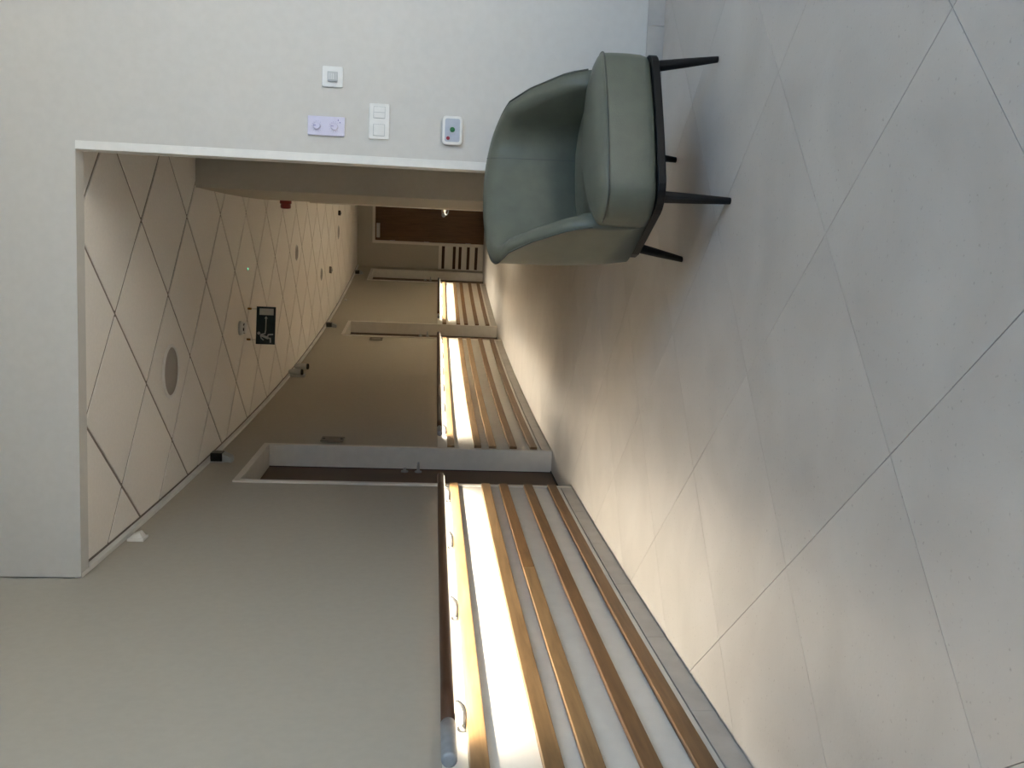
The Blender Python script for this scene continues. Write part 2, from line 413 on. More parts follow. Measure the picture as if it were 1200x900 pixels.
# front wall with the corridor opening
END_X = .893
TH = .085
bm = bmesh.new()
def fwbox(bm, x0, x1, d0, d1, z0, z1):
    p = [FW(x0, d0), FW(x1, d0), FW(x1, d1), FW(x0, d1)]
    prism(bm, [(q.x, q.y) for q in p], z0, z1)
fwbox(bm, END_X, RGT+.1, 0, -TH, -.002, WTOP)
lx = -.885
fwbox(bm, lx, END_X, 0, -TH, 2.387, WTOP)
wall_front = tag(link('wall_front', bm, 'wall'), 'pale grey front wall with switches above the armchair and opening to corridor', 'wall', kind='structure')
bm = bmesh.new(); fwbox(bm, END_X, END_X+.034, .003, 0, .0, 2.387)
tag(link('trim_1', bm, 'trim', bevel=.0015), 'white vertical corner strip at the edge of the front wall', 'trim', kind='structure')
bf = empty('baseboard_front', FW(1.5, .005)); tag(bf, 'grey stone skirting along the front wall behind armchair', 'skirting', kind='structure')
bpy.context.view_layer.update()
x = END_X+.03
while x < RGT:
    e = min(RGT, x+.596)
    bm = bmesh.new(); fwbox(bm, x+.0008, e-.0008, .011, .0005, .0005, .072)
    parent_keep(link('skirting_tile', bm, 'skirt', bevel=.001), bf); x = e
# right wall of the corridor, starting as a pier
bm = bmesh.new()
RD = (12.72, 13.75)
arcbox(bm, 9.62, RD[0]+.03, CW, CW+.16, -.005, CEIL+.05); arcbox(bm, RD[0]+.03, RD[1]-.03, CW, CW+.16, DTOP-.03, CEIL+.05); arcbox(bm, RD[1]-.03, S_END+.1, CW, CW+.16, -.005, CEIL+.05)
p0 = W(9.62, CW); td = Vector((fdir.x, fdir.y, 0)); bk = Vector((-fnor.x, -fnor.y, 0))
prism(bm, [tuple((p0+td*a+bk*b)[:2]) for a, b in ((.12, 0), (2.6, 0), (2.6, .16), (.12, .16))], -.005, CEIL+.05)
tag(link('wall_right', bm, 'greige'), 'dim right corridor wall starting as a pier beyond the opening', 'wall', kind='structure')
# side of the recess between front wall and pier, never lit directly
bm = bmesh.new(); box(bm, (3.6, 3.3, -.005), (3.72, 5.75, CEIL+.05))
tag(link('wall_recess', bm, 'wall'), 'side wall of the recess behind the front wall', 'wall', kind='structure')
# end wall
ea = W(S_END, 0); eb = W(S_END, CW); ed = (eb-ea).normalized(); en = Vector((ed.y, -ed.x, 0))
if en.y > 0: en = -en
def EW(o, d, z): return ea + ed*o + en*d + Vector((0, 0, z))
def ebox(bm, o0, o1, d0, d1, z0, z1):
    prism(bm, [tuple(EW(o, d, 0)[:2]) for o, d in ((o0, d0), (o1, d0), (o1, d1), (o0, d1))], z0, z1)
ED = (.46, 1.47)
bm = bmesh.new()
ebox(bm, -.1, ED[0]+.03, 0, -.2, -.005, CEIL+.05); ebox(bm, ED[0]+.03, ED[1]-.03, 0, -.2, 2.10, CEIL+.05); ebox(bm, ED[1]-.03, CW+.1, 0, -.2, -.005, CEIL+.05)
wall_end = tag(link('wall_end', bm, 'greige'), 'far end wall of corridor with dark slats beside the brown door', 'wall', kind='structure')
for z0, z1 in [(.745, .80), (.533, .588), (.42, .475), (.263, .318), (.109, .164)]:
    bm = bmesh.new(); ebox(bm, .02, ED[0]-.004, 0, .026, z0, z1); link('slat', bm, 'wenge', wall_end)
bm = bmesh.new(); ebox(bm, .0, ED[0], 0, .004, .0, .86); link('wainscot_panel', bm, 'panel', wall_end)
# lobby and two-storey hall behind the camera, lit by a high window
bm = bmesh.new()
box(bm, (-1.7, BACK_Y-.2, -.005), (WIN[0], BACK_Y, HALL_TOP)); box(bm, (WIN[1], BACK_Y-.2, -.005), (RGT+.12, BACK_Y, HALL_TOP))
box(bm, (WIN[0], BACK_Y-.2, -.005), (WIN[1], BACK_Y, WIN[2])); box(bm, (WIN[0], BACK_Y-.2, WIN[3]), (WIN[1], BACK_Y, HALL_TOP))
tag(link('wall_back', bm, 'wall'), 'hall wall with the high window behind the viewer', 'wall', kind='structure')
bm = bmesh.new(); box(bm, (RGT, BACK_Y, -.005), (RGT+.12, SLAB_Y, HALL_TOP)); box(bm, (RGT, SLAB_Y, -.005), (RGT+.12, 3.9, WTOP))
tag(link('wall_lobby', bm, 'wall'), 'side wall of the lobby to the right of the viewer', 'wall', kind='structure')
bm = bmesh.new(); box(bm, (-1.7, SLAB_Y, WTOP), (RGT+.12, 4.05, WTOP+.1)); box(bm, (-1.7, SLAB_Y, WTOP+.1), (RGT+.12, SLAB_Y+.15, HALL_TOP)); box(bm, (-1.7, BACK_Y-.2, HALL_TOP), (RGT+.12, SLAB_Y+.15, HALL_TOP+.1))
tag(link('ceiling', bm, 'lobby_ceiling'), 'plain white lobby ceiling above the viewer', 'ceiling', kind='structure')
win = empty('window_1', ((WIN[0]+WIN[1])/2, WIN_Y-.1, WIN[2])); tag(win, 'high two-pane hall window letting in daylight from behind', 'window', kind='structure')
bpy.context.view_layer.update()
WM = (WIN[0]+WIN[1])/2
bm = bmesh.new()
for x0, x1 in ((WIN[0], WIN[0]+.05), (WM-.04, WM+.04), (WIN[1]-.05, WIN[1])): box(bm, (x0, WIN_Y-.11, WIN[2]), (x1, WIN_Y-.05, WIN[3]))
for z0, z1 in ((WIN[2], WIN[2]+.06), (WIN[3]-.05, WIN[3])): box(bm, (WIN[0], WIN_Y-.11, z0), (WIN[1], WIN_Y-.05, z1))
parent_keep(link('window_frame', bm, 'trim'), win)
for x0, x1 in ((WIN[0]+.05, WM-.04), (WM+.04, WIN[1]-.05)):
    bm = bmesh.new(); box(bm, (x0, WIN_Y-.084, WIN[2]+.06), (x1, WIN_Y-.078, WIN[3]-.05)); parent_keep(link('pane', bm, 'glass'), win)

# ------------------------------------------------------------------ corridor ceiling of 60 cm tiles
bm = bmesh.new()
n = 40; lo = []
pts = [W(3.2+(S_END+.2-3.2)*i/n, -.1) for i in range(n+1)]
pr_ = [W(10.5+(S_END+.2-10.5)*i/n, CW+.1) for i in range(n+1)][::-1]
out = [tuple(q[:2]) for q in pts] + [tuple(q[:2]) for q in pr_] + [(3.7, 5.7), (3.7, 3.2)]
cut = FW(0, -TH); out = clip(out, (cut.x, cut.y), (-fnor.x, -fnor.y))
prism(bm, out, CEIL+.006, CEIL+.10)
ceil = tag(link('ceiling', bm, 'grid'), 'white tiled corridor ceiling with diagonal square panels', 'ceiling', kind='structure')
def ceil_clip(poly, ctr):
    s = s_of(*ctr); corridor = ctr[1] > 6.2
    if ctr[1] < 3.0 or s > S_END+.5: return None
    if off_of(*ctr) > (2.3 if corridor else 99) or ctr[0] > 4.0: return None
    poly = wallclip(poly, ctr, .030, CW if corridor else None)
    if poly: poly = clip(poly, (cut.x-fnor.x*.012, cut.y-fnor.y*.012), (-fnor.x, -fnor.y))
    if poly: poly = clip(poly, (3.6, 0), (-1, 0))
    if poly:
        p = W(S_END, 0); t = W(S_END, 0)-W(S_END+1, 0); poly = clip(poly, (p.x, p.y), (t.x, t.y))
    return poly
nc = lay(ceil, 'ceiling_tile', 2.8775-.6*4, 1.4209-.6*6, .020, CEIL, CEIL+.0058, 'ctile', .0015, ceil_clip, (0, 34), (0, 34))
bm = bmesh.new(); arcbox(bm, 3.2, S_END, .002, .022, CEIL-.032, CEIL-.004)
for q in (0,): pass
cut2 = FW(0, -.004)
bmesh.ops.bisect_plane(bm, geom=bm.verts[:]+bm.edges[:]+bm.faces[:], plane_co=cut2, plane_no=Vector((fnor.x, fnor.y, 0)), clear_outer=True)
tag(link('trim_2', bm, 'trim'), 'white edge angle where the corridor ceiling meets curved wall', 'trim', kind='structure')

# ------------------------------------------------------------------ doors in the curved wall
def lever(bm, M_, side=1):
    lathe(bm, [(.026, 0), (.026, .008), (.011, .010), (.010, .05)], M_, 16)
    q = [M_ @ Vector(v) for v in ((0, 0, .045), (side*.03, 0, .052), (side*.12, 0, .052))]
    tube(bm, q, .009, 10)
def arc_frame(s, o, z, inward=1):
    # local x along +s, local z out of the left wall
    a = s/RW; t = Vector((math.sin(a), math.cos(a), 0)); nrm = Vector((math.cos(a), -math.sin(a), 0))
    # want z x? right-handed with y up : x = along wall, z = out, y = up
    M_ = Matrix.Identity(4); up = Vector((0, 0, 1))
    xx = up.cross(nrm)          # x = y x z
    for i in range(3): M_[i][0] = xx[i]; M_[i][1] = up[i]; M_[i][2] = nrm[i]; M_[i][3] = W(s, o, z)[i]
    return M_
def door(nm, a, b, label, o=0.0, sg=1, top=DTOP, handle=True):
    e = empty(nm, W((a+b)/2, o, 0)); tag(e, label, 'door', kind='structure'); bpy.context.view_layer.update()
    f = sg
    fw = .042
    bm = bmesh.new()
    def ab(s0, s1, o0, o1, z0, z1): arcbox(bm, s0, s1, o+f*o0, o+f*o1, z0, z1)
    ab(a, a+fw, .0125, -.165, 0, top); ab(b-fw, b, .0125, -.165, 0, top); ab(a+fw, b-fw, .0125, -.165, top-fw, top)
    parent_keep(link('door_frame', bm, 'frame', bevel=.003), e)
    bm = bmesh.new(); arcbox(bm, a+fw+.001, b-fw-.001, o-f*.155, o-f*.195, .006, top-fw-.001, uv=True)
    lf = link('door_leaf', bm, 'doorwood'); parent_keep(lf, e)
    bm = bmesh.new()
    ab(a+fw, a+fw+.004, -.150, -.156, 0, top-fw); ab(b-fw-.004, b-fw, -.150, -.156, 0, top-fw)
    parent_keep(link('door_seal', bm, 'dark'), e)
    bm = bmesh.new(); arcbox(bm, a+fw, b-fw, o-f*.14, o-f*.21, -.001, .005); parent_keep(link('door_threshold', bm, 'dark'), e)
    if handle and f > 0:
        bm = bmesh.new(); lever(bm, arc_frame(b-.115, -.155, 1.0), 1); parent_keep(link('door_handle', bm, 'metal', smooth=True), e)
        bm = bmesh.new(); lathe(bm, [(.026, 0), (.026, .009), (.012, .012), (.010, .03), (0, .031)], arc_frame(b-.115, -.155, 1.1), 16)
        parent_keep(link('door_lock', bm, 'metal', smooth=True), e)
    return e
door('door_1', *DOORS[0], 'brown door recessed in white frame, nearest on the curved left wall')
door('door_2', *DOORS[1], 'recessed brown door between second and third handrails on left wall')
door('door_3', *DOORS[2], 'recessed brown door on left wall, last before corridor end')
door('door_4', *RD, 'white framed door on the right corridor wall seen edge on', o=CW, sg=-1, handle=False)
e = empty('door_5', EW((ED[0]+ED[1])/2, 0, 0)); tag(e, 'brown wooden door in the far end wall of corridor', 'door', kind='structure'); bpy.context.view_layer.update()
bm = bmesh.new()
for q in ((ED[0], ED[0]+.05, 0, 2.13), (ED[1]-.05, ED[1], 0, 2.13), (ED[0]+.05, ED[1]-.05, 2.08, 2.13)): ebox(bm, q[0], q[1], .012, -.12, q[2], q[3])
parent_keep(link('door_frame', bm, 'frame', bevel=.003), e)
bm = bmesh.new(); ul = bm.loops.layers.uv.verify(); ebox(bm, ED[0]+.051, ED[1]-.051, -.03, -.07, .0006, 2.079)
for fc in bm.faces:
    for l in fc.loops: l[ul].uv = (l.vert.co.z, l.vert.co.x)
parent_keep(link('door_leaf', bm, 'doorwood'), e)
bm = bmesh.new(); ebox(bm, .57, .84, .03, -.03, 1.99, 2.055); parent_keep(link('door_closer', bm, 'mid_plastic', bevel=.006), e)
bm = bmesh.new(); ebox(bm, ED[1]-.14, ED[1]-.10, -.022, -.03, .93, 1.12); parent_keep(link('handle_plate', bm, 'metal', bevel=.004), e)
bm = bmesh.new(); hx = ED[1]-.12; tube(bm, [EW(hx, -.024, 1.03), EW(hx, .025, 1.03), EW(hx-.02, .035, 1.03), EW(hx-.12, .035, 1.03)], .009, 10); parent_keep(link('door_handle', bm, 'chrome', smooth=True), e)
for z in (1.75, 1.1, .3):
    bm = bmesh.new(); lathe(bm, [(.01, -.05), (.01, .05)], Matrix.Translation(EW(ED[0]+.052, -.022, z)), 10); parent_keep(link('hinge', bm, 'metal'), e)

# ------------------------------------------------------------------ handrails with LED strips below
RO, RZ, RR = .092, .848, .0205
def handrail(a, b, brs, label, right=False):
    def O(o): return CW-o if right else o
    e = empty('handrail', W((a+b)/2, O(0), RZ)); tag(e, label, 'handrail', 'handrails along the right wall' if right else 'handrails along the curved wall'); bpy.context.view_layer.update()
    capL = .20
    n = max(2, int((b-a-capL)/.25))
    bm = bmesh.new(); tube(bm, [W(a+capL+(b-a-capL)*i/n, O(RO), RZ) for i in range(n+1)], RR, 18, uv=True)
    parent_keep(link('grip', bm, 'rail', smooth=True), e)
    bm = bmesh.new()
    ss = [0, .0005, .003, .007, .1, capL-.001]; rr = [.012, .0165, .0200, .0213, .0215, .0215]
    tube(bm, [W(a+q, O(RO), RZ) for q in ss], rr, 18)
    parent_keep(link('end_cap', bm, 'cap', smooth=True), e)
    bm = bmesh.new(); arcbox(bm, a+capL+.05, b-.03, min(O(RO-.008), O(RO+.008)), max(O(RO-.008), O(RO+.008)), RZ-RR-.004, RZ-RR+.003)
    parent_keep(link('led_strip', bm, 'leddiff'), e)
    for s in brs:
        bm = bmesh.new()
        pts = [W(s, O(RO), RZ-RR+.004)]
        for k in range(8):
            t = math.radians(90*k/7)
            pts.append(W(s, O(RO-.045+.045*math.cos(t)), RZ-RR-.006-.027*math.sin(t)))
        pts.append(W(s, O(.008), RZ-RR-.033))
        tube(bm, pts, .0062, 10)
        br = link('bracket', bm, 'bracket', smooth=True); parent_keep(br, e)
        bpy.context.view_layer.update()
        bm = bmesh.new(); lathe(bm, [(.019, 0), (.019, .006), (.014, .009), (.008, .010)], arc_frame(s, O(.0065), RZ-RR-.030) @ Matrix.Rotation(math.pi if right else 0, 4, 'Y'), 18)
        parent_keep(link('rosette', bm, 'bracket', smooth=False), br)
    L = b-.03-(a+capL+.05); m = max(1, round(L/.9))
    for i in range(m):
        s = a+capL+.05+L*(i+.5)/m
        ld = bpy.data.lights.new('led_light', 'AREA'); ld.shape = 'RECTANGLE'; ld.size = L/m; ld.size_y = .014
        ld.energy = LED_POWER*L/m; ld.color = LED_COLOR; ld.spread = 2.75
        lo = bpy.data.objects.new('led_light', ld); COL.objects.link(lo)
        lo.location = W(s, O(RO), RZ-RR-.0055); lo.rotation_euler = (-.38 if right else .38, 0, wang(s))
        bpy.context.view_layer.update(); parent_keep(lo, e)
handrail(1.3, 4.75, [1.6, 2.5, 3.4, 4.3], 'dark brown handrail on left wall beside the viewer, nearer than the silver end cap')
handrail(5.953, 9.26, [6.29, 7.18, 8.10, 8.98], 'nearest dark brown handrail with silver end cap, before the first door')
handrail(10.50, 15.66, [10.82, 11.72, 12.62, 13.52, 14.42, 15.4], 'middle dark brown handrail between the two nearest doors')
handrail(16.83, 20.07, [17.1, 18.0, 18.9, 19.8], 'far dark brown handrail before the last left door')

handrail(13.86, 19.2, [14.12, 15.2, 16.3, 17.4, 18.5], 'right wall handrail seen end on beyond the right corridor door', True)

# ------------------------------------------------------------------ things on the front wall
ux = Vector((fdir.x, fdir.y, 0)); un = Vector((fnor.x, fnor.y, 0))
def FM(x, z, d=0.0):
    p = FW(x, d, z); M_ = Matrix.Identity(4); up = Vector((0, 0, 1)); xx = up.cross(un)
    for i in range(3): M_[i][0] = xx[i]; M_[i][1] = up[i]; M_[i][2] = un[i]; M_[i][3] = p[i]
    return M_
def plate(bm, M_, w, h, r, z0, z1, n=4):
    pts = rrect(w, h, r, n); lo = [bm.verts.new(M_ @ Vector((p[0], p[1], z0))) for p in pts]; hi = [bm.verts.new(M_ @ Vector((p[0], p[1], z1))) for p in pts]
    k = len(pts); bm.faces.new(lo); bm.faces.new(hi)
    for i in range(k): bm.faces.new((lo[i], lo[(i+1) % k], hi[(i+1) % k], hi[i]))
def off(M_, x, y, z=0.0): return M_ @ Matrix.Translation((x, y, z))
def thing(nm, M_, label, cat, group=None):
    e = empty(nm, M_.translation); tag(e, label, cat, group); bpy.context.view_layer.update(); return e
def put(nm, bm, mat, e, **k):
    o = link(nm, bm, mat, **k); parent_keep(o, e); return o
# dimmer
M_ = FM(1.234, 1.367); e = thing('wall_dimmer', M_, 'small square white wall dial plate, upper right of the group', 'switch')
bm = bmesh.new(); plate(bm, M_, .083, .084, .006, .0003, .009); put('cover_plate', bm, 'white_plastic', e, bevel=.002)
bm = bmesh.new(); plate(bm, M_, .040, .042, .003, .009, .013); q = put('dial_panel', bm, 'mid_plastic', e, bevel=.001)
bm = bmesh.new(); box(bm, (-.021, -.018, .012), (-.014, .018, .018), M_); put('slider', bm, 'grey_plastic', e, bevel=.001)
for i in range(3):
    bm = bmesh.new(); box(bm, (-.012, -.004+.008*i, .013), (.012, -.002+.008*i, .0136), M_); put('mark', bm, 'white_plastic', e)
# lavender twin dial
M_ = FM(1.037, 1.389); e = thing('twin_dial_panel', M_, 'lavender wall panel with two round knobs, one above the other', 'control panel')
bm = bmesh.new(); plate(bm, M_, .077, .150, .003, .0003, .012); put('cover_plate', bm, 'lavender', e, bevel=.002)
for y in (.037, -.034):
    bm = bmesh.new(); Mk = off(M_, -.002, y, .012); lathe(bm, [(.0155, 0), (.0145, .014), (.0125, .016), (0, .016)], Mk, 24); k = put('knob', bm, 'lav_knob', e, smooth=False)
    bpy.context.view_layer.update()
    bm = bmesh.new(); box(bm, (-.0012, .002, .016), (.0012, .013, .0168), Mk); put('pointer', bm, 'lav_mark', k)
    bm = bmesh.new()
    for t in range(-5, 6):
        an = math.radians(t*26); box(bm, (-.0005, .019, .0001), (.0005, .022, .0004), Mk @ Matrix.Rotation(an, 4, 'Z'))
    put('scale_marks', bm, 'lav_mark', e)
bm = bmesh.new(); box(bm, (.014, -.058, .012), (.018, -.054, .0126), M_); box(bm, (.022, -.05, .012), (.028, -.047, .0126), M_); put('printed_mark', bm, 'lav_mark', e)
# double switch
M_ = FM(1.068, 1.174); e = thing('double_light_switch', M_, 'white double light switch with two square rockers side by side', 'switch')
bm = bmesh.new(); plate(bm, M_, .143, .084, .005, .0003, .009); put('cover_plate', bm, 'white_plastic', e, bevel=.002)
for x in (-.0355, .0355):
    bm = bmesh.new(); plate(bm, off(M_, x, 0), .0475, .0475, .001, .0088, .0098); put('rocker_gap', bm, 'grey_plastic', e)
    bm = bmesh.new(); Mr = off(M_, x, 0, .0088) @ Matrix.Rotation(.06, 4, 'X'); plate(bm, Mr, .0450, .0450, .001, 0, .004); put('rocker', bm, 'white_plastic', e, bevel=.0008)
    if x > 0:
        bm = bmesh.new(); box(bm, (-.0006, -.0225, .0035), (.0006, .0225, .0044), Mr); put('rocker_split', bm, 'grey_plastic', e)
# call unit
M_ = FM(1.047, .8715); e = thing('call_button_unit', M_, 'white rounded call unit with green and red buttons beside the armchair', 'call button')
bm = bmesh.new(); plate(bm, M_, .116, .084, .016, .0003, .022, 6); put('housing', bm, 'white_plastic', e, bevel=.004, seg=3)
bm = bmesh.new(); plate(bm, M_, .094, .062, .008, .022, .0232, 5); put('face_panel', bm, 'face', e)
bm = bmesh.new(); lathe(bm, [(.0105, 0), (.0105, .003), (.008, .006), (0, .0065)], off(M_, .002, .0, .0232), 20); put('green_button', bm, 'green', e, smooth=True)
bm = bmesh.new(); lathe(bm, [(.0075, 0), (.0075, .003), (.0055, .005), (0, .0055)], off(M_, -.033, .017, .0232), 20); put('red_button', bm, 'red', e, smooth=True)

# ------------------------------------------------------------------ things on the ceiling
def down(x, y, z=CEIL):    # local z points down
    return Matrix.Translation((x, y, z)) @ Matrix.Rotation(math.pi, 4, 'X')
M_ = down(.010, 5.262); e = thing('ceiling_speaker', M_, 'large round grey disc with white rim, nearest on corridor ceiling', 'speaker')
bm = bmesh.new()
lathe(bm, [(.158, .0004), (.158, .005), (.152, .010), (.140, .010), (.138, .002), (.138, .0004)], M_, 48); put('rim', bm, 'trim', e, smooth=True)
bm = bmesh.new(); lathe(bm, [(.137, .001), (.137, .004), (.07, .0075), (0, .008)], M_, 48); put('grille', bm, 'grille', e, smooth=True)
M_ = down(.365, 7.05); e = thing('smoke_detector', M_, 'white round smoke detector with dark slots beside the exit sign', 'smoke detector')
bm = bmesh.new(); lathe(bm, [(.055, .0004), (.055, .012), (.050, .014)], M_, 32); put('base', bm, 'mid_plastic', e)
bm = bmesh.new(); lathe(bm, [(.050, .014), (.049, .030), (.042, .036)], M_, 32); put('body', bm, 'white_plastic', e, smooth=True)
bm = bmesh.new()
lathe(bm, [(.041, .036), (.041, .045)], M_, 32); put('slot_ring', bm, 'black_plastic', e)
for k in range(6):
    bm = bmesh.new(); an = k*math.pi/3+.3; box(bm, (.033, -.009, .036), (.0425, .009, .046), M_ @ Matrix.Rotation(an, 4, 'Z')); put('rib', bm, 'white_plastic', e)
bm = bmesh.new(); lathe(bm, [(.043, .045), (.040, .052), (.02, .055), (0, .0555)], M_, 32); put('cap', bm, 'white_plastic', e, smooth=True)
M_ = down(.85, 7.27); e = thing('indicator_lamp', M_, 'tiny ceiling dot glowing green right of the exit sign', 'indicator light')
bm = bmesh.new(); lathe(bm, [(.016, .0004), (.016, .004), (.012, .006), (.0075, .006)], M_, 20); put('bezel', bm, 'mid_plastic', e)
bm = bmesh.new(); lathe(bm, [(.0075, .006), (.006, .0085), (0, .0095)], M_, 16); put('lens', bm, 'ledgreen', e, smooth=True)
for (x, y, r), lb in zip([(1.343, 9.78, .085), (1.37, 11.95, .082), (2.245, 13.85, .105)],
        ['recessed grey ceiling downlight, nearest of the three along the far corridor', 'small recessed grey ceiling downlight, middle one along the far corridor', 'farthest recessed grey ceiling downlight before the end wall']):
    M_ = down(x, y); e = thing('ceiling_downlight', M_, lb, 'downlight', 'recessed corridor downlights')
    bm = bmesh.new(); lathe(bm, [(r, .0004), (r, .004), (r*.88, .008), (r*.86, .002), (r*.86, .0004)], M_, 32); put('rim', bm, 'mid_plastic', e, smooth=True)
    bm = bmesh.new(); lathe(bm, [(r*.85, .0008), (r*.6, .0040), (0, .0045)], M_, 32); put('diffuser', bm, 'grid', e, smooth=True)
M_ = down(1.54, 12.85); e = thing('ceiling_sensor', M_, 'small square beige sensor on the far corridor ceiling', 'sensor')
bm = bmesh.new(); plate(bm, M_, .09, .09, .008, .0004, .03); put('housing', bm, 'grid', e, bevel=.004)
bm = bmesh.new(); lathe(bm, [(.028, .03), (.024, .042), (0, .05)], M_, 20); put('lens', bm, 'mid_plastic', e, smooth=True)
M_ = down(2.52, 13.75); e = thing('ceiling_sensor', M_, 'dark small box on the far ceiling next to right wall', 'sensor')
bm = bmesh.new(); plate(bm, M_, .07, .07, .008, .0004, .035); put('housing', bm, 'black_plastic', e, bevel=.004)
bm = bmesh.new(); lathe(bm, [(.022, .035), (.018, .045), (0, .05)], M_, 20); put('lens', bm, 'grey_plastic', e, smooth=True)

# exit sign hanging from two hooks
SY = 7.33; sw, sh = .303, .150; sx0, sz0 = .2565, 2.194
e = empty('exit_sign', (sx0+sw/2, SY, sz0)); tag(e, 'green hanging exit sign with running figure, arrow and door', 'sign'); bpy.context.view_layer.update()
bm = bmesh.new(); box(bm, (sx0, SY, sz0), (sx0+sw, SY+.018, sz0+sh)); put('sign_panel', bm, 'signgreen', e, bevel=.002)
def sp(px, py): return (sx0+(404-py)/44*sw, sz0+(322-px)/22*sh)
def stroke(pts, wd, nm, th=.0012):
    bm = bmesh.new()
    pp = [Vector((*sp(*p), 0)) for p in pts]
    for a, b in zip(pp, pp[1:]):
        d = (b-a).normalized(); nn = Vector((-d.y, d.x, 0))*wd/2; a2, b2 = a-d*wd*.3, b+d*wd*.3
        prism_pts = [a2+nn, b2+nn, b2-nn, a2-nn]
        lo = [bm.verts.new((q.x, SY-.0002, q.y)) for q in prism_pts]; hi = [bm.verts.new((q.x, SY-th, q.y)) for q in prism_pts]
        bm.faces.new(lo); bm.faces.new(hi)
        for i in range(4): bm.faces.new((lo[i], lo[(i+1) % 4], hi[(i+1) % 4], hi[i]))
    put(nm, bm, 'signwhite', e)
stroke([(305.6, 366), (317.4, 366)], .052, 'door_symbol')
bm = bmesh.new(); a = sp(311.2, 389); b = sp(311.2, 373.5)
lo_ = [(a[0], a[1]-.004), (b[0], b[1]-.004), (b[0], b[1]+.004), (a[0], a[1]+.004)]
hd = [(b[0]-.002, b[1]-.013), (b[0]+.017, b[1]), (b[0]-.002, b[1]+.013)]
for poly in (lo_, hd):
    v0 = [bm.verts.new((p[0], SY-.0002, p[1])) for p in poly]; v1 = [bm.verts.new((p[0], SY-.0014, p[1])) for p in poly]
    bm.faces.new(v0); bm.faces.new(v1)
    for i in range(len(poly)): bm.faces.new((v0[i], v0[(i+1) % len(poly)], v1[(i+1) % len(poly)], v1[i]))
put('arrow_symbol', bm, 'signwhite', e)
bm = bmesh.new(); h0 = sp(303.4, 391.3)
lathe(bm, [(.0125, 0), (.0125, .0012)], Matrix.Translation((h0[0], SY-.0001, h0[1])) @ Matrix.Rotation(math.pi/2, 4, 'X'), 16); put('figure_head', bm, 'signwhite', e)
stroke([(306, 393.5), (313.5, 396.5)], .020, 'figure_torso')
stroke([(306.3, 392.5), (310.6, 391.5), (310.8, 388.5)], .0085, 'figure_arm')
stroke([(305.5, 394), (306.2, 397), (308.8, 399)], .0085, 'figure_arm')
stroke([(313.2, 395.5), (314.5, 392.6), (319.5, 392.2)], .0105, 'figure_leg')
stroke([(313.5, 396.8), (316.8, 397), (317, 401.5)], .0105, 'figure_leg')
for xx in (sx0+.035, sx0+sw-.02):
    bm = bmesh.new(); tube(bm, [(xx, SY+.009, sz0+sh-.002), (xx, SY+.009, CEIL-.0005)], .0022, 8); h = put('suspension_rod', bm, 'metal', e)
    bpy.context.view_layer.update()
    bm = bmesh.new(); box(bm, (xx-.008, SY+.004, CEIL-.03), (xx+.008, SY+.014, CEIL-.0006)); put('hook', bm, 'brass', h)

# ------------------------------------------------------------------ things on the curved wall
M_ = arc_frame(8.185, 0, 2.335); e = thing('wall_sensor', M_, 'small white sensor box on left wall just under ceiling edge', 'sensor')
bm = bmesh.new(); plate(bm, M_, .085, .078, .004, .0003, .012); put('back_plate', bm, 'white_plastic', e, bevel=.002)
bm = bmesh.new(); Mx = off(M_, 0, -.002, .012)
vs_ = [Mx @ Vector(p) for p in ((-.03, -.03, 0), (.03, -.03, 0), (.03, .03, 0), (-.03, .03, 0), (-.022, -.012, .03), (.022, -.012, .03), (.022, .026, .014), (-.022, .026, .014))]
vv = [bm.verts.new(p) for p in vs_]
for f in ((0,1,2,3), (4,5,6,7), (0,1,5,4), (1,2,6,5), (2,3,7,6), (3,0,4,7)): bm.faces.new([vv[i] for i in f])
put('sensor_head', bm, 'white_plastic', e, bevel=.002)
for s, lb in ((9.86, 'black and grey room call lamp above the nearest left door'), (16.26, 'black and grey room call lamp above the second left door'), (20.65, 'black and grey room call lamp above the last left door')):
    M_ = arc_frame(s, 0, 2.345); e = thing('room_call_lamp', M_, lb, 'lamp', 'call lamps above the doors')
    bm = bmesh.new(); box(bm, (-.045, -.045, .0003), (.045, .045, .008), M_); put('back_plate', bm, 'mid_plastic', e, bevel=.002)
    bm = bmesh.new(); box(bm, (-.040, -.036, .008), (.040, .042, .066), M_); put('dark_lens', bm, 'black_plastic', e, bevel=.004)
    bm = bmesh.new()
    vs_ = [M_ @ Vector(p) for p in ((-.040, -.037, .006), (.040, -.037, .006), (.040, -.037, .064), (-.040, -.037, .064), (-.040, -.100, .0003), (.040, -.100, .0003), (.040, -.094, .038), (-.040, -.094, .038))]
    vv = [bm.verts.new(p) for p in vs_]
    for f in ((0,1,2,3), (4,5,6,7), (0,1,5,4), (1,2,6,5), (2,3,7,6), (3,0,4,7)): bm.faces.new([vv[i] for i in f])
    put('lower_housing', bm, 'grey_plastic', e, bevel=.003)
M_ = arc_frame(13.2, 0, 2.315); e = thing('emergency_light', M_, 'pale twin-head emergency light high on left wall past the first door', 'emergency light')
bm = bmesh.new(); plate(bm, M_, .10, .15, .02, .0003, .022); put('back_box', bm, 'mid_plastic', e, bevel=.006)
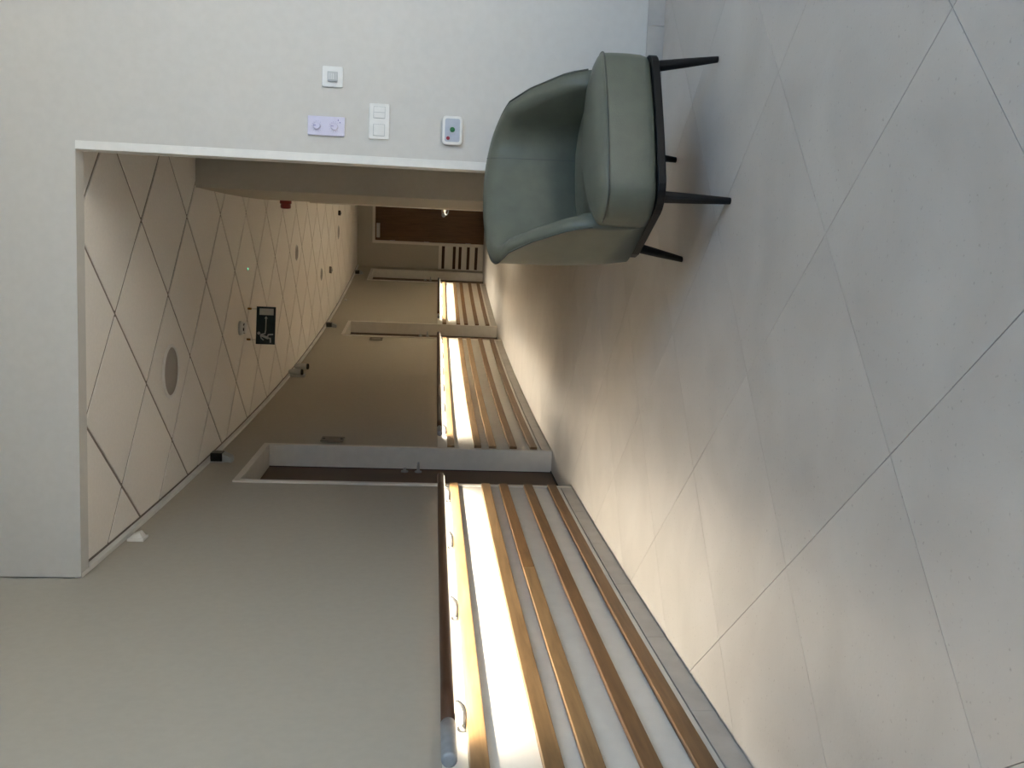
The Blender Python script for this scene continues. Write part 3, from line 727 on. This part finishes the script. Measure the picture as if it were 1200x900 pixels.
for dz, off_, dx in ((.012, .052, -.03), (-.035, .098, .05)):
    Mh = off(M_, dx, dz, off_) @ Matrix.Rotation(math.pi/2, 4, 'X')
    bm = bmesh.new(); lathe(bm, [(0, -.080), (.016, -.076), (.028, -.060), (.030, .0), (.030, .052), (.026, .056)], Mh, 20); h = put('lamp_head', bm, 'mid_plastic', e, smooth=True)
    bpy.context.view_layer.update()
    bm = bmesh.new(); lathe(bm, [(.031, .050), (.031, .066), (.024, .074), (0, .075)], Mh, 20); put('bezel', bm, 'black_plastic', h, smooth=False)
    bm = bmesh.new(); tube(bm, [M_ @ Vector((dx*.5, dz, .015)), M_ @ Vector((dx, dz, off_))], .008, 8); put('arm', bm, 'black_plastic', e)
for s, lb in ((10.54, 'small edge-on room plaque beside the nearest left door frame'), (15.50, 'small room plaque on left wall just before the second door')):
    M_ = arc_frame(s, 0, 1.655); e = thing('room_plaque', M_, lb, 'sign', 'room plaques beside doors')
    for y in (-.066, .066):
        bm = bmesh.new(); lathe(bm, [(.010, .0003), (.010, .026)], off(M_, 0, y), 12); put('standoff', bm, 'black_plastic', e)
    bm = bmesh.new(); plate(bm, M_, .15, .17, .004, .016, .022); put('plaque_plate', bm, 'plaque', e, bevel=.001)
M_ = arc_frame(18.33, 0, 2.33); e = thing('wall_sensor', M_, 'tiny pale sensor on left wall above the far handrail', 'sensor')
bm = bmesh.new(); plate(bm, M_, .05, .05, .006, .0003, .012); put('back_plate', bm, 'mid_plastic', e)
bm = bmesh.new(); lathe(bm, [(.016, .012), (.013, .022), (0, .026)], M_, 14); put('sensor_head', bm, 'white_plastic', e, smooth=True)
# red sounder on the right wall
s = 12.25; a = s/RW; nr = Vector((-math.cos(a), math.sin(a), 0)); up = Vector((0, 0, 1)); xx = up.cross(nr)
M_ = Matrix.Identity(4)
for i in range(3): M_[i][0] = xx[i]; M_[i][1] = up[i]; M_[i][2] = nr[i]; M_[i][3] = W(s, CW, 2.285)[i]
e = thing('fire_sounder', M_, 'dark red fire sounder under the ceiling on right corridor wall', 'alarm')
bm = bmesh.new(); lathe(bm, [(.052, .0003), (.052, .025), (.046, .03)], M_, 28); put('base', bm, 'redbox', e)
bm = bmesh.new(); lathe(bm, [(.044, .03), (.047, .05), (.043, .068), (.02, .072), (0, .072)], M_, 28); put('horn', bm, 'redbox', e, smooth=True)

# ------------------------------------------------------------------ armchair (local x = sitter's left seen as right, local y = front)
CH_O = (.774, 3.087); CH_A = math.radians(18)
chair = empty('armchair', (CH_O[0], CH_O[1], 0), CH_A + math.pi)
tag(chair, 'sage green leather tub armchair on black wooden legs against the front wall', 'armchair')
# chair empty: local +y points to the chair's front; local +x therefore points to the viewer's left
def cl(lat, fr): return (-lat, fr)
def cobj(nm, bm, mat, parent=chair, **k):
    o = link(nm, bm, mat, **k); o.parent = parent; return o
def seat_outline(grow=0.0):
    pts = []
    # right front to left front along the bowed front edge, rounded corners, T-shape behind the arms
    hw, cr = .303+grow, .10
    def yf(x): return .298+grow-.035*(x/.3)**2
    n = 16
    for i in range(n+1):
        x = (hw-cr*.75)-(2*(hw-cr*.75))*i/n
        pts.append((x, yf(x)))
    x0 = -(hw-cr*.75); y0 = yf(x0)
    left = []
    for i in range(1, 9):
        t = math.pi/2*i/8
        left.append((x0-cr*.75*math.sin(t), y0-cr+cr*math.cos(t)))
    left += [(-hw, .160), (-hw+.001, .128-grow), (-hw+.02, .118-grow), (-.245-grow, .112), (-.240-grow, .0), (-.225-grow, -.1), (-.17, -.185-grow)]
    back = [(-.08, -.215-grow), (0, -.222-grow), (.08, -.215-grow)]
    right = [(-p[0], p[1]) for p in left][::-1]
    return pts + left + back + right
def loft(bm, rings, capb=True, capt=True):
    rv = [[bm.verts.new(p) for p in r] for r in rings]; n = len(rings[0])
    for a, b in zip(rv, rv[1:]):
        for i in range(n): bm.faces.new((a[i], a[(i+1) % n], b[(i+1) % n], b[i]))
    if capb: bm.faces.new(rv[0])
    if capt: bm.faces.new(rv[-1])
    return rv
def ring(z, sc=1.0, grow=0.0, bulge=0.0):
    return [(p[0]*sc, (p[1]-.03)*sc+.03, z) for p in seat_outline(grow)]
bm = bmesh.new()
loft(bm, [ring(.236, .955), ring(.243, .985), ring(.262, 1.0), ring(.31, 1.006), ring(.36, 1.003), ring(.386, .998), ring(.394, .992), ring(.402, .965), ring(.412, .90), ring(.421, .78), ring(.427, .58), ring(.430, .3), ring(.431, .05)])
seat = cobj('seat_cushion', bm, 'leather', smooth=True)
bm = bmesh.new(); o_ = seat_outline(.0005); k0 = [p for p in o_]
keep = [p for p in k0 if p[1] > .127]
# order: start at right side going round the front to the left side
fr_pts = k0[-9:] + k0[:17+9]
fr_pts = [p for p in fr_pts if p[1] > .125]
tube(bm, [(p[0], p[1], .391) for p in fr_pts], .0035, 8); cobj('piping', bm, 'piping', parent=seat, smooth=True)
# tub shell
def prof_z(fr):
    tb = [(.125, .400), (.118, .440), (.085, .50), (.045, .548), (0, .602), (-.045, .640), (-.09, .674), (-.15, .690), (-.21, .703), (-.26, .711), (-.31, .716)]
    if fr >= tb[0][0]: return tb[0][1]
    for (a, za), (b, zb) in zip(tb, tb[1:]):
        if fr >= b: return za+(zb-za)*(a-fr)/(a-b)
    return tb[-1][1]
def shell_path(hw, yb, ys=.122, yc=-.02, ex=4.0, n=56):
    # U from one arm front round the back to the other; superellipse behind yc
    pts = []
    m = 8
    for i in range(m): pts.append((hw, ys+(yc-ys)*i/m))
    for i in range(n+1):
        t = math.pi*i/n; c, s_ = math.cos(t), math.sin(t)
        pts.append((hw*math.copysign(abs(c)**(2/ex), c), yc-(yc-yb)*(abs(s_)**(2/ex))))
    for i in range(1, m+1): pts.append((-hw, yc+(ys-yc)*i/m))
    return pts
outer = shell_path(.306, -.305); o_bot = shell_path(.289, -.270); o_mid = shell_path(.307, -.300)
inn = shell_path(.236, -.215); inn_top = shell_path(.256, -.245); top_mid = shell_path(.284, -.278)
N = len(outer)
sec = []
for i in range(N):
    zt = prof_z(outer[i][1])
    zt += .032*(1-min(1, abs(outer[i][0])/.306)**2)
    zb = .236
    h = zt-zb
    sec.append([(*o_bot[i], zb), (o_bot[i][0]*.35+o_mid[i][0]*.65, o_bot[i][1]*.35+o_mid[i][1]*.65, zb+h*.22), (*o_mid[i], zb+h*.55), (outer[i][0], outer[i][1], zt-.012), (outer[i][0]*.997, outer[i][1]*.997, zt-.002),
                (top_mid[i][0], top_mid[i][1], zt+.006), (inn_top[i][0], inn_top[i][1], zt-.006), (inn_top[i][0]*.5+inn[i][0]*.5, inn_top[i][1]*.5+inn[i][1]*.5, zt-.045 if h > .25 else zt-.025), (*inn[i], max(.34, zt-.22)), (inn[i][0], inn[i][1], .33)])
bm = bmesh.new()
rv = [[bm.verts.new(p) for p in s_] for s_ in sec]; K = len(sec[0])
for a, b in zip(rv, rv[1:]):
    for k in range(K-1): bm.faces.new((a[k], a[k+1], b[k+1], b[k]))
    bm.faces.new((a[K-1], a[0], b[0], b[K-1]))
bm.faces.new(rv[0]); bm.faces.new(rv[-1])
back = cobj('backrest', bm, 'leather', smooth=True)
bm = bmesh.new(); tube(bm, [(outer[i][0]*1.002, outer[i][1]*1.002, sec[i][4][2]) for i in range(N)], .0034, 8); cobj('piping', bm, 'piping', parent=back, smooth=True)
for sg in (-1,):
    # inner seam of the back panel
    best = min(range(N), key=lambda i: (abs(inn[i][0]-sg*.150)+(10 if inn[i][1] > -.1 else 0)))
    bm = bmesh.new(); c = sec[best]
    tube(bm, [Vector(c[5])+Vector((0, 0, .0002)), Vector(c[6]), Vector(c[7]), Vector(c[8]), Vector(c[9])], .0015, 6); cobj('seam', bm, 'piping', parent=back)
# wooden under-frame ring
def frame_outline(hw, yf_, yb, cr):
    pts = []
    n = 12
    for i in range(n+1):
        x = (hw-cr)-(2*(hw-cr))*i/n; pts.append((x, yf_-.02*(x/.3)**2))
    for i in range(1, 7):
        t = math.pi/2*i/6; pts.append((-(hw-cr)-cr*math.sin(t), yf_-.02*((hw-cr)/.3)**2-cr+cr*math.cos(t)))
    for i in range(1, 9):
        t = math.pi*.5*i/8; pts.append((-hw*abs(math.cos(t))**.75, -.02+(yb+.02)*abs(math.sin(t))**.75))
    right = [(-p[0], p[1]) for p in pts[n+1:-1]][::-1]
    return pts + right
bm = bmesh.new()
fo, fi = frame_outline(.293, .301, -.272, .085), frame_outline(.262, .268, -.235, .06)
r1 = [[bm.verts.new((p[0], p[1], z)) for p in q] for q, z in ((fo, .2095), (fo, .2355), (fi, .2355), (fi, .2095))]
for a, b in zip(r1, r1[1:]+r1[:1]):
    for i in range(len(fo)): bm.faces.new((a[i], a[(i+1) % len(fo)], b[(i+1) % len(fo)], b[i]))
cobj('seat_frame', bm, 'blackwood', bevel=.003)
for lat, fr, tl, tf in ((.270, .265, .248, .232), (-.270, .272, -.248, .238), (.214, -.266, .196, -.205), (-.214, -.266, -.196, -.205)):
    bm = bmesh.new()
    a = Vector((*cl(tl, tf), .225)); b = Vector((*cl(lat, fr), .0005))
    m = 14; r0, r1_ = .0195, .0108
    lo = [bm.verts.new((b.x+r1_*math.cos(2*math.pi*k/m), b.y+r1_*math.sin(2*math.pi*k/m), b.z)) for k in range(m)]
    md_ = a.lerp(b, .5)
    mi = [bm.verts.new((md_.x+.0160*math.cos(2*math.pi*k/m), md_.y+.0160*math.sin(2*math.pi*k/m), md_.z)) for k in range(m)]
    hi = [bm.verts.new((a.x+r0*math.cos(2*math.pi*k/m), a.y+r0*math.sin(2*math.pi*k/m), a.z)) for k in range(m)]
    for p, q in ((lo, mi), (mi, hi)):
        for k in range(m): bm.faces.new((p[k], p[(k+1) % m], q[(k+1) % m], q[k]))
    bm.faces.new(lo); bm.faces.new(hi)
    cobj('leg', bm, 'blackwood', smooth=False, bevel=.002)
